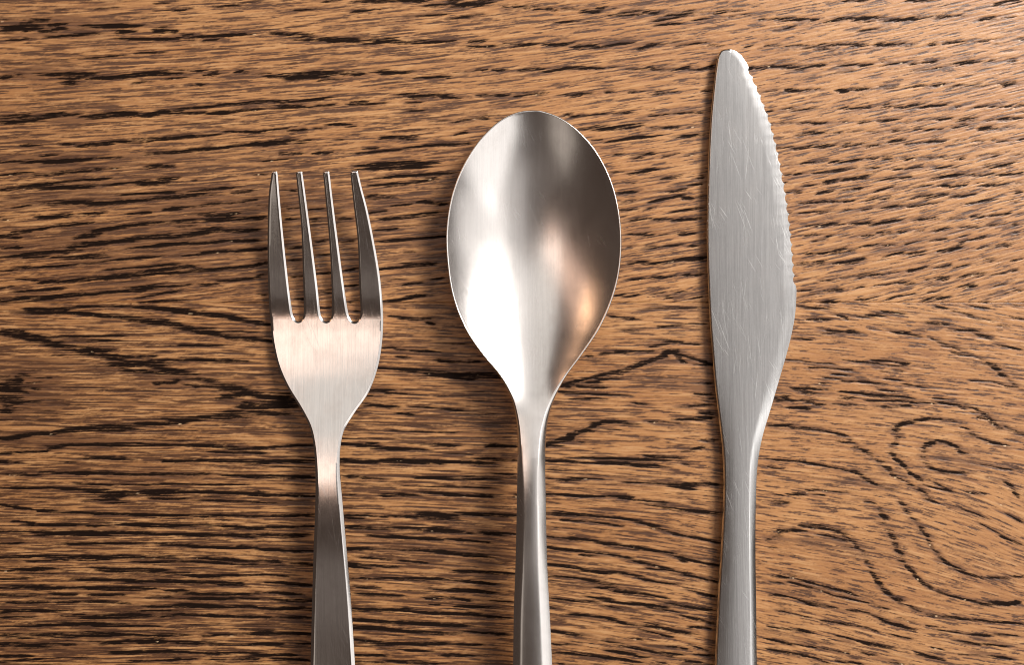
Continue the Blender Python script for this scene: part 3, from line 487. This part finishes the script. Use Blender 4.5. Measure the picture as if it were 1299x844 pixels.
STEEL_FORK = steel('worn_steel', (.82, .78, .75, 1), .15, .30, .30, .38, .16, .30)
STEEL_SPOON = steel('satin_steel', (.84, .80, .77, 1), .235, .0, .14, .14, .10, .20)
STEEL_KNIFE = steel('brushed_steel', (.71, .70, .69, 1), .235, .40, .52, .34, .30, .24)

def catmull(pts, step):
    """Smooth open curve through pts, resampled every step pixels."""
    P = np.array(pts, float)
    Q = np.concatenate([[2 * P[0] - P[1]], P, [2 * P[-1] - P[-2]]])
    out = []
    for i in range(1, len(Q) - 2):
        p0, p1, p2, p3 = Q[i - 1], Q[i], Q[i + 1], Q[i + 2]
        # centripetal parametrisation
        t0 = 0; t1 = t0 + max(np.linalg.norm(p1 - p0), 1e-6) ** .5; t2 = t1 + max(np.linalg.norm(p2 - p1), 1e-6) ** .5; t3 = t2 + max(np.linalg.norm(p3 - p2), 1e-6) ** .5
        n = max(2, int(np.ceil(np.linalg.norm(p2 - p1) / step)))
        t = np.linspace(t1, t2, n, endpoint=False)[:, None]
        A1 = (t1 - t) / (t1 - t0) * p0 + (t - t0) / (t1 - t0) * p1
        A2 = (t2 - t) / (t2 - t1) * p1 + (t - t1) / (t2 - t1) * p2
        A3 = (t3 - t) / (t3 - t2) * p2 + (t - t2) / (t3 - t2) * p3
        B1 = (t2 - t) / (t2 - t0) * A1 + (t - t0) / (t2 - t0) * A2
        B2 = (t3 - t) / (t3 - t1) * A2 + (t - t1) / (t3 - t1) * A3
        out.append((t2 - t) / (t2 - t1) * B1 + (t - t1) / (t2 - t1) * B2)
    out.append(P[-1:])
    return np.concatenate(out)

def outline_of(curves):
    """Closed outline from open curves [(points, step), ...] that meet end to end (corners stay sharp between curves)."""
    parts = [catmull(p, s)[:-1] for p, s in curves]
    O = np.concatenate(parts)
    keep = np.hypot(*(O - np.roll(O, 1, 0)).T) > 0.05
    return O[keep]

def nearest(P, O):
    """Distance from each point to the closed outline O, and the unit vector from the nearest outline point to it."""
    A = O; B = np.roll(O, -1, 0); AB = B - A; L2 = (AB ** 2).sum(1)
    d_out = np.empty(len(P)); v_out = np.empty((len(P), 2))
    for s in range(0, len(P), 1500):
        p = P[s:s + 1500]
        # only the outline near the rows of this chunk
        lo, hi = p[:, 1].min() - 160, p[:, 1].max() + 160
        k = np.where((A[:, 1] > lo) & (A[:, 1] < hi))[0]
        rel = p[:, None, :] - A[None, k]
        t = np.clip((rel * AB[None, k]).sum(2) / L2[None, k], 0, 1)
        near = rel - t[..., None] * AB[None, k]
        d2 = (near ** 2).sum(2); j = d2.argmin(1); r = np.arange(len(p))
        d = np.sqrt(d2[r, j]); d_out[s:s + 1500] = d
        v_out[s:s + 1500] = near[r, j] / np.maximum(d, 1e-9)[:, None]
    return d_out, v_out

def inside(P, O):
    A = O; B = np.roll(O, -1, 0); res = np.zeros(len(P), bool)
    for (ax, ay), (bx_, by_) in zip(A, B):
        c = (ay > P[:, 1]) != (by_ > P[:, 1])
        if c.any():
            res ^= c & (P[:, 0] < (bx_ - ax) * (P[:, 1] - ay) / (by_ - ay + 1e-12) + ax)
    return res

def forge(O, height, radius, thick, lift, grid, cuts, region, mats, root, names, edge_top=None, soft_edge=None, bevel_power=None):
    """Solid sheet of steel: outline O (px), height(x, y) of the upper face (px units), edge radius(x, y) in px, thickness(y) in px.
    lift(y): nominal height used for the size of the outline (the photograph magnifies what is raised).
    region(x, y) tells to which part a triangle belongs."""
    nrm = np.roll(O, -1, 0) - np.roll(O, 1, 0)
    nrm = np.stack([-nrm[:, 1], nrm[:, 0]], 1); nrm /= np.maximum(np.hypot(*nrm.T), 1e-9)[:, None]
    test = inside(O[::7] + nrm[::7] * .4, O)
    if test.mean() < .5: nrm = -nrm
    rr = radius(O[:, 0], O[:, 1])
    extra = []
    for f in (.1, .28, .5, .75, 1.0, 1.8, 3.6):
        P = O + nrm * (rr * f)[:, None]
        rf = rr * f
        if f > 1: P = O + nrm * (rr + f)[:, None]; rf = rr + f
        ok = inside(P, O); P = P[ok]; rf = rf[ok]
        d, _ = nearest(P, O); extra.append(P[d > rf * .93])
    x0, y0 = O.min(0); x1, y1 = O.max(0)
    gxx, gyy = np.meshgrid(np.arange(x0 + .3, x1, grid[0]), np.arange(y0 + .3, y1, grid[1]))
    gxx = gxx + (np.arange(gxx.shape[0]) % 2)[:, None] * grid[0] / 2
    G = np.stack([gxx.ravel(), gyy.ravel()], 1)
    G = G[inside(G, O)]
    d, _ = nearest(G, O)
    G = G[d > radius(G[:, 0], G[:, 1]) + 4.6]
    line = []
    for (ax, ay, bx_, by_) in cuts:      # a row of points where two parts meet
        q = np.stack([np.arange(ax, bx_, 1.3), np.full(len(np.arange(ax, bx_, 1.3)), float(ay))], 1)
        q = q[inside(q, O)]; dq, _ = nearest(q, O); line.append(q[dq > .35])
        G = G[np.abs(G[:, 1] - ay) > .9]; extra = [E_[np.abs(E_[:, 1] - ay) > .5] for E_ in extra]
    allp = np.concatenate([O] + extra + line + [G])
    n = len(O)
    pts = [Vector((float(a), float(b))) for a, b in allp]
    edges = [(i, (i + 1) % n) for i in range(n)]
    vo, eo, fo, ov, oe, of = delaunay_2d_cdt(pts, edges, [list(range(n))], 0, 1e-4)
    P = np.array([(v.x, v.y) for v in vo])
    T = np.array([f for f in fo if len(f) == 3])
    cen = P[T].mean(1)
    T = T[inside(cen, O)]
    a = P[T[:, 1]] - P[T[:, 0]]; b = P[T[:, 2]] - P[T[:, 0]]
    cr = a[:, 0] * b[:, 1] - a[:, 1] * b[:, 0]
    T = T[np.abs(cr) > 1e-7]; cr = cr[np.abs(cr) > 1e-7]
    T[cr > 0] = T[cr > 0][:, ::-1]       # image y runs down: make the faces look up
    used = np.unique(T); mp = -np.ones(len(P), int); mp[used] = np.arange(len(used))
    P = P[used]; T = mp[T]
    d, gd = nearest(P, O)
    for i in np.where(d < 2e-3)[0]:          # on the outline itself the direction is the outline's own normal
        gd[i] = nrm[((O - P[i]) ** 2).sum(1).argmin()]
    X, Y = P.T
    th = thick(Y); rz = th / 2 * .96
    rz_t = rz if edge_top is None else edge_top(X, Y, rz)
    r = radius(X, Y)
    q = np.clip(1 - d / r, 0, 1)
    root_ = np.sqrt(np.maximum(1 - q * q, 1e-6))
    drop = 1 - root_
    ddrop = np.where(d < r, -(q / root_) / r, 0)
    if soft_edge is not None:            # share of a broad, soft bevel in the edge
        sw = soft_edge(X, Y)
        ex = 2.0 if bevel_power is None else bevel_power(X, Y)
        drop = drop * (1 - sw) + sw * q ** ex; ddrop = ddrop * (1 - sw) + sw * np.where(d < r, -ex * np.maximum(q, 1e-6) ** (ex - 1) / r, 0)       # d(drop)/dd for unit rz
    e = .25
    zt = height(X, Y)
    hx_ = (height(X + e, Y) - height(X - e, Y)) / (2 * e); hy_ = (height(X, Y + e) - height(X, Y - e)) / (2 * e)
    ztop = zt - rz_t * drop
    rb = np.minimum(r, 4.0); qb = np.clip(1 - d / rb, 0, 1); rootb = np.sqrt(np.maximum(1 - qb * qb, 1e-6))
    zbot = zt - th + np.minimum(rz, th - rz_t) * (1 - rootb)
    zbot = np.minimum(zbot, ztop - .02)
    gxn = hx_ - rz_t * ddrop * gd[:, 0]; gyn = hy_ - rz_t * ddrop * gd[:, 1]
    # normals in world axes (world y = -image y)
    nt_ = np.stack([-gxn, gyn, np.ones_like(gxn)], 1); nt_ /= np.linalg.norm(nt_, axis=1)[:, None]
    ddb = np.where(d < rb, -(qb / rootb) / rb, 0) * rz
    nb_ = np.stack([hx_ + ddb * gd[:, 0], -(hy_ + ddb * gd[:, 1]), -np.ones_like(hx_)], 1); nb_ /= np.linalg.norm(nb_, axis=1)[:, None]
    k = 1 - lift(Y) * S / H
    wx = (X - CX) * S * k; wy = -(Y - CY) * S * k
    base = np.array(root.location)
    top = np.stack([wx, wy, ztop * S], 1) - base
    bot = np.stack([wx, wy, zbot * S], 1) - base
    m = len(P)
    # rim
    E = np.concatenate([T[:, [0, 1]], T[:, [1, 2]], T[:, [2, 0]]])
    key = np.sort(E, 1); code = key[:, 0] * m + key[:, 1]
    u, inv, cnt = np.unique(code, return_inverse=True, return_counts=True)
    B = E[cnt[inv] == 1]; owner = np.tile(np.arange(len(T)), 3)[cnt[inv] == 1]
    reg = region(P[T].mean(1)[:, 0], P[T].mean(1)[:, 1])
    rimv = np.unique(B); pos = -np.ones(m, int); pos[rimv] = np.arange(len(rimv)); nb = len(rimv)
    near_o = np.array([((O - p) ** 2).sum(1).argmin() for p in P[rimv]])
    wn = np.stack([-nrm[near_o, 0], nrm[near_o, 1], np.zeros(nb)], 1)
    V = np.concatenate([top, bot, top[rimv], bot[rimv]]); NN = np.concatenate([nt_, nb_, wn, wn])
    b0 = pos[B[:, 0]] + 2 * m; b1 = pos[B[:, 1]] + 2 * m
    F = [T, T[:, ::-1] + m, np.stack([b0, b0 + nb, b1 + nb], 1), np.stack([b0, b1 + nb, b1], 1)]
    RG = np.concatenate([reg, reg, reg[owner], reg[owner]]); F = np.concatenate(F)
    out = []
    for i, nm in enumerate(names):
        f = F[RG == i]
        us = np.unique(f); mm = -np.ones(len(V), int); mm[us] = np.arange(len(us))
        out.append(new_mesh_object(nm, V[us], mm[f].ravel(), 3, mats, root, None, NN[us]))
    return out

def thing(name, label, category, px, py, z=0):
    o = bpy.data.objects.new(name, None)
    o.empty_display_size = .01
    scene.collection.objects.link(o)
    o.location = px2w(px, py, z)
    o['label'] = label; o['category'] = category
    return o

def table_fn(pairs):
    a = np.array(pairs, float)
    P = catmull(a, 4.0)
    o = np.argsort(P[:, 0])
    return lambda y: np.interp(y, P[o, 0], P[o, 1])

MM = 0.001 / S           # pixels per millimetre

# ------------------------------------------------------------------ fork
tip = lambda a, b, y: [(a[0], a[1]), ((a[0] * .8 + b[0] * .2), y), ((a[0] * .2 + b[0] * .8), y), (b[0], b[1])]
F_left = [(402, 1320), (391, 1290), (386, 1240), (386, 1100), (390, 950), (393.6, 844), (395.3, 775.5), (397.6, 694.7), (399.6, 640), (399.6, 594), (397.2, 563), (392.5, 542), (381, 519), (364, 491),
          (352.7, 465), (345.6, 434), (342.6, 405), (341, 385), (339.6, 345), (339.3, 300), (340.8, 247), (344.2, 220.5)]
F_t1 = [(344.2, 220.5), (345.4, 217.6), (350.8, 217.6), (352.0, 220.5)]
F_s1 = [(352, 220.5), (356.0, 268), (361.7, 325), (368.2, 380), (371.6, 400.5), (374.0, 405.6), (378.2, 407.9), (382.4, 405.6), (384.6, 400.5), (383.9, 346), (381.8, 286), (377.2, 239), (375.4, 220.5)]
F_t2 = [(375.4, 220.5), (376.4, 217.6), (382.6, 217.6), (383.7, 220.5)]
F_s2 = [(383.7, 220.5), (389.0, 260), (395.6, 309.5), (402.9, 367), (406.8, 400), (409.2, 405.6), (413.8, 408.2), (418.2, 405.6), (420.4, 400.5), (419.7, 346), (417, 299), (412.8, 252), (409.8, 220.5)]
F_t3 = [(409.8, 220.5), (410.8, 217.6), (416.8, 217.6), (418.0, 220.5)]
F_s3 = [(418, 220.5), (421.3, 249.5), (428.2, 304), (436, 361.7), (442.2, 399.5), (444.8, 405.8), (449.4, 408.8), (454.3, 406), (456.7, 400.5), (455.6, 361.7), (453.5, 304), (448.2, 257), (444.4, 220.5)]
F_t4 = [(444.4, 220.5), (445.4, 217.2), (453.2, 217.2), (454.6, 220)]
F_right = [(454.6, 220), (458.2, 236), (466, 266), (473.8, 304), (480.4, 341), (484.3, 374.7), (485.9, 408), (484.2, 437), (479.3, 465), (468, 496.6), (448.8, 525), (436, 547), (431.6, 568), (430.6, 594),
           (434, 637), (439, 694.7), (444.7, 762), (450, 844), (457, 950), (464, 1100), (466, 1240), (462, 1290), (450, 1320), (426, 1331), (402, 1320)]
O = outline_of([(F_left, 2.2), (F_t1, .8), (F_s1, 1.8), (F_t2, .8), (F_s2, 1.8), (F_t3, .8), (F_s3, 1.8), (F_t4, .8), (F_right, 2.2)])
f_bot = table_fn([(200, 8.6), (218, 7.8), (260, 5.4), (310, 2.9), (350, 1.25), (380, .36), (398, .10), (412, .16), (430, .38), (455, .85), (485, 1.6), (520, 2.75), (560, 4.2), (600, 5.35), (640, 6.0), (690, 6.2), (760, 5.8), (844, 4.9), (1000, 2.5), (1150, 1.1), (1270, .2), (1340, .05)])
f_th = table_fn([(200, 1.3), (218, 1.3), (300, 1.6), (400, 1.8), (480, 1.9), (560, 2.2), (640, 2.4), (900, 2.3), (1340, 1.9)])
f_h = lambda x, y: (f_bot(y) + f_th(y)) * MM
f_r = lambda x, y: np.interp(y, [215, 230, 400, 420, 560, 640, 1340], [1.5, 2.4, 3.0, 2.6, 3.0, 4.4, 5.0])
fork = thing('fork', 'four-tined steel dinner fork with scratched neck, left of the spoon', 'fork', 420, 860)
def f_region(x, y):
    g = np.where(y > 562, 5, 4)
    t = np.searchsorted([364, 398, 433], x)
    return np.where(y < 401, t, g)
def f_edge(x, y, rz):
    return rz * np.interp(y, [215, 400, 560, 660], [.27, .27, .30, .40])
FP = forge(O, f_h, f_r, lambda y: f_th(y) * MM, lambda y: f_h(0, y), (4.2, 4.2), [(330, 401, 500, 401), (380, 562, 450, 562)], f_region, STEEL_FORK, fork,
           ['tine', 'tine', 'tine', 'tine', 'head', 'handle'], f_edge, lambda x, y: np.ones_like(x), lambda x, y: np.full_like(x, 1.2))

# ------------------------------------------------------------------ spoon
S_left = [(664, 1335), (650, 1300), (643, 1240), (644, 1100), (648, 950), (650.8, 844), (651.8, 778), (654, 714.5), (655.6, 642), (656.4, 587), (656, 546), (651, 514.5), (645.8, 499.5), (632.3, 475.6), (612, 451), (589.5, 417),
          (574, 376.6), (567, 331.6), (566, 291), (573.2, 246), (589.5, 205.5), (612, 172.5), (641, 147.8), (672, 139.2), (699, 143.4), (724.8, 157.6), (751.6, 184.5), (771.4, 218.5), (783.2, 255), (788.6, 300), (785.8, 345), (776.6, 381), (760.6, 417), (738, 451),
          (717.8, 479), (701.8, 511), (694.2, 542), (691.9, 578), (692.6, 642), (694.2, 714.5), (697.8, 787), (700.5, 844), (706, 950), (712, 1100), (713, 1240), (706, 1300), (692, 1335), (678, 1343), (664, 1335)]
O = outline_of([(S_left, 2.4)])
s_l = np.array([(y, x) for x, y in S_left[:24]])[::-1]; s_r = np.array([(y, x) for x, y in S_left[23:-1]])
sl_c = catmull(s_l, 3); sr_c = catmull(s_r, 3)
def s_u(x, y):
    yy = np.clip(y, 139.2, 1340)
    l = np.interp(yy, sl_c[:, 0], sl_c[:, 1]); r = np.interp(yy, sr_c[:, 0], sr_c[:, 1])
    w = np.maximum((r - l) / 2, 1.0)
    return (x - (l + r) / 2) / w, w
s_rim = table_fn([(100, 6.6), (139, 6.9), (220, 7.5), (320, 8.2), (420, 8.8), (480, 9.3), (520, 10.2), (560, 11.4), (600, 12.4), (640, 12.9), (690, 12.8), (740, 12.2), (844, 10.0), (1000, 5.6), (1150, 3.2), (1270, 2.0), (1345, 1.7)])
def s_depth(x, y):
    # bowl: an egg-shaped dish; beyond the neck the surface turns slightly convex
    cy = 312.0
    b = np.where(y < cy, cy - 139.2, 218.0)
    t = np.clip((y - cy) / b, -1, 1)
    D = 7.0 * np.where(y < cy, 1 - t * t, (1 - t * t) ** 1.7)
    return D
def s_h(x, y):
    u, w = s_u(x, y)
    D = s_depth(x, y)
    uu = np.clip(np.abs(u), 0, 1.2)
    crown = np.interp(y, [500, 580, 1345], [0, .35, .45]) * (1 - uu ** 2)
    return (s_rim(y) - D * (1 - uu ** 2.15) + crown) * MM
s_th = table_fn([(100, 1.1), (139, 1.1), (300, 1.15), (440, 1.3), (520, 2.0), (600, 2.6), (844, 2.6), (1345, 1.9)])
s_rad = lambda x, y: np.where(x < 676, np.interp(y, [470, 560, 660, 1345], [2.6, 4.5, 11, 12]), np.interp(y, [470, 560, 640, 1345], [2.6, 9, 12, 14]))
spoon = thing('spoon', 'steel table spoon with a deep shiny oval bowl, between fork and knife', 'spoon', 675, 860)
SP = forge(O, s_h, s_rad, lambda y: s_th(y) * MM, lambda y: s_rim(y) * MM, (4.4, 4.4), [(630, 508, 720, 508)], lambda x, y: (y > 508).astype(int), STEEL_SPOON, spoon, ['bowl', 'handle'], lambda x, y, rz: rz * np.interp(y, [500, 600], [1, .60]), lambda x, y: np.interp(y, [500, 580], [0, 1]), lambda x, y: np.full_like(x, 1.25))

# ------------------------------------------------------------------ knife
K_back = [(920, 1345), (905, 1310), (898, 1240), (899, 1100), (903, 950), (907.2, 844), (911, 760), (915.4, 687), (918, 622), (916.7, 575), (912.3, 536), (906.6, 490), (903.4, 452), (900.2, 412.5), (897.7, 363), (896, 301.6), (896.6, 250),
          (898.4, 192), (900.8, 149.6), (904.4, 111.6), (907.6, 85), (910.3, 71.5), (914.2, 65), (919.5, 63.3), (926, 63.6), (934, 66.8), (941, 73.5), (946, 81), (948.6, 86.5)]
edge = catmull([(948.6, 86.5), (955.3, 101), (961.5, 115), (966.9, 129), (972, 141.5), (976.2, 154), (980, 167), (983.5, 181), (987, 196), (990, 211), (992.6, 225), (995.4, 240), (999.5, 268), (1002.8, 295), (1005.2, 320), (1006.8, 345), (1008.2, 362)], .5)
cum = np.concatenate([[0], np.cumsum(np.hypot(*np.diff(edge, axis=0).T))])
nteeth = 22
teeth = []
for i in range(nteeth):
    s0, s1 = cum[-1] * i / nteeth, cum[-1] * (i + 1) / nteeth
    for f in np.linspace(0, 1, 9)[:-1]:
        s_ = s0 + (s1 - s0) * f
        x_ = np.interp(s_, cum, edge[:, 0]); y_ = np.interp(s_, cum, edge[:, 1])
        x2 = np.interp(s_ + .5, cum, edge[:, 0]); y2 = np.interp(s_ + .5, cum, edge[:, 1])
        tx, ty = x2 - x_, y2 - y_; L_ = math.hypot(tx, ty) + 1e-9
        dep = 2.7 * math.sin(math.pi * f) ** .8 + rng.normal(0, .05)   # shallow scallop cut into the edge
        teeth.append((x_ - ty / L_ * dep, y_ + tx / L_ * dep))
K_belly = [(1008.2, 362), (1009.2, 367), (1009.0, 380), (1008, 395), (1005.5, 412.5), (999.4, 440), (990, 474), (977.2, 519), (966.4, 557.6), (961, 592), (959.2, 635), (958.8, 695.6), (959.8, 773), (960.6, 844), (963, 950), (966, 1100), (966, 1240), (958, 1310), (944, 1345), (932, 1351), (920, 1345)]
parts = [catmull(K_back, 2.4)[:-1], np.array(teeth), catmull(K_belly, 2.4)[:-1]]
O = np.concatenate(parts); O = O[np.hypot(*(O - np.roll(O, 1, 0)).T) > .05]
k_th = table_fn([(50, 1.3), (200, 1.5), (450, 1.8), (560, 2.7), (660, 3.2), (1000, 3.4), (1355, 3.2)])
def k_u(x, y):
    m_ = np.interp(y, [63, 100, 150, 250, 363, 480, 560, 700, 844, 1355], [924, 929, 938, 947, 953, 946, 940, 937, 934, 932])
    w_ = np.interp(y, [63, 100, 200, 363, 480, 560, 700, 844, 1355], [14, 26, 45, 56, 41, 27, 22, 27, 34])
    return np.clip((x - m_) / w_, -1, 1)
def k_h(x, y):
    u = k_u(x, y)
    crown = np.interp(y, [60, 200, 460, 580, 1355], [.06, .10, .12, .28, .34])
    return (k_th(y) / 2 + 2.05 - crown * u ** 2) * MM
def k_rad(x, y):
    u = k_u(x, y)
    right = np.interp(y, [60, 100, 200, 360, 480, 560, 700, 1355], [5, 9, 15, 17, 14, 11, 9, 9])
    left = np.interp(y, [60, 200, 480, 560, 1355], [2.5, 2.6, 2.8, 3.4, 3.6])
    s_ = np.clip(u * 2.5 + .5, 0, 1)
    return left * (1 - s_) + right * s_
def k_edge(x, y, rz):
    u = k_u(x, y)
    blade = np.interp(y, [60, 460, 560], [1, 1, 0])
    s_ = np.clip(u * 2.5 + .5, 0, 1)
    return rz * (np.interp(y, [60, 480, 580], [.50, .50, .42]) * (1 - s_) + np.interp(y, [60, 480, 580], [.14, .16, .38]) * s_)
knife = thing('knife', 'brushed steel table knife with a finely serrated edge, right of the spoon', 'knife', 935, 860)
KP = forge(O, k_h, k_rad, lambda y: k_th(y) * MM, lambda y: k_th(y) * MM, (4.6, 4.6), [(880, 572, 1010, 572)], lambda x, y: (y > 572).astype(int), STEEL_KNIFE, knife, ['blade', 'handle'], k_edge, lambda x, y: np.ones_like(x),
           lambda x, y: np.where(x > np.interp(y, [63, 100, 150, 250, 363, 480, 560, 700, 1355], [924, 929, 938, 947, 953, 946, 940, 937, 932]), 1.35, 2.0))
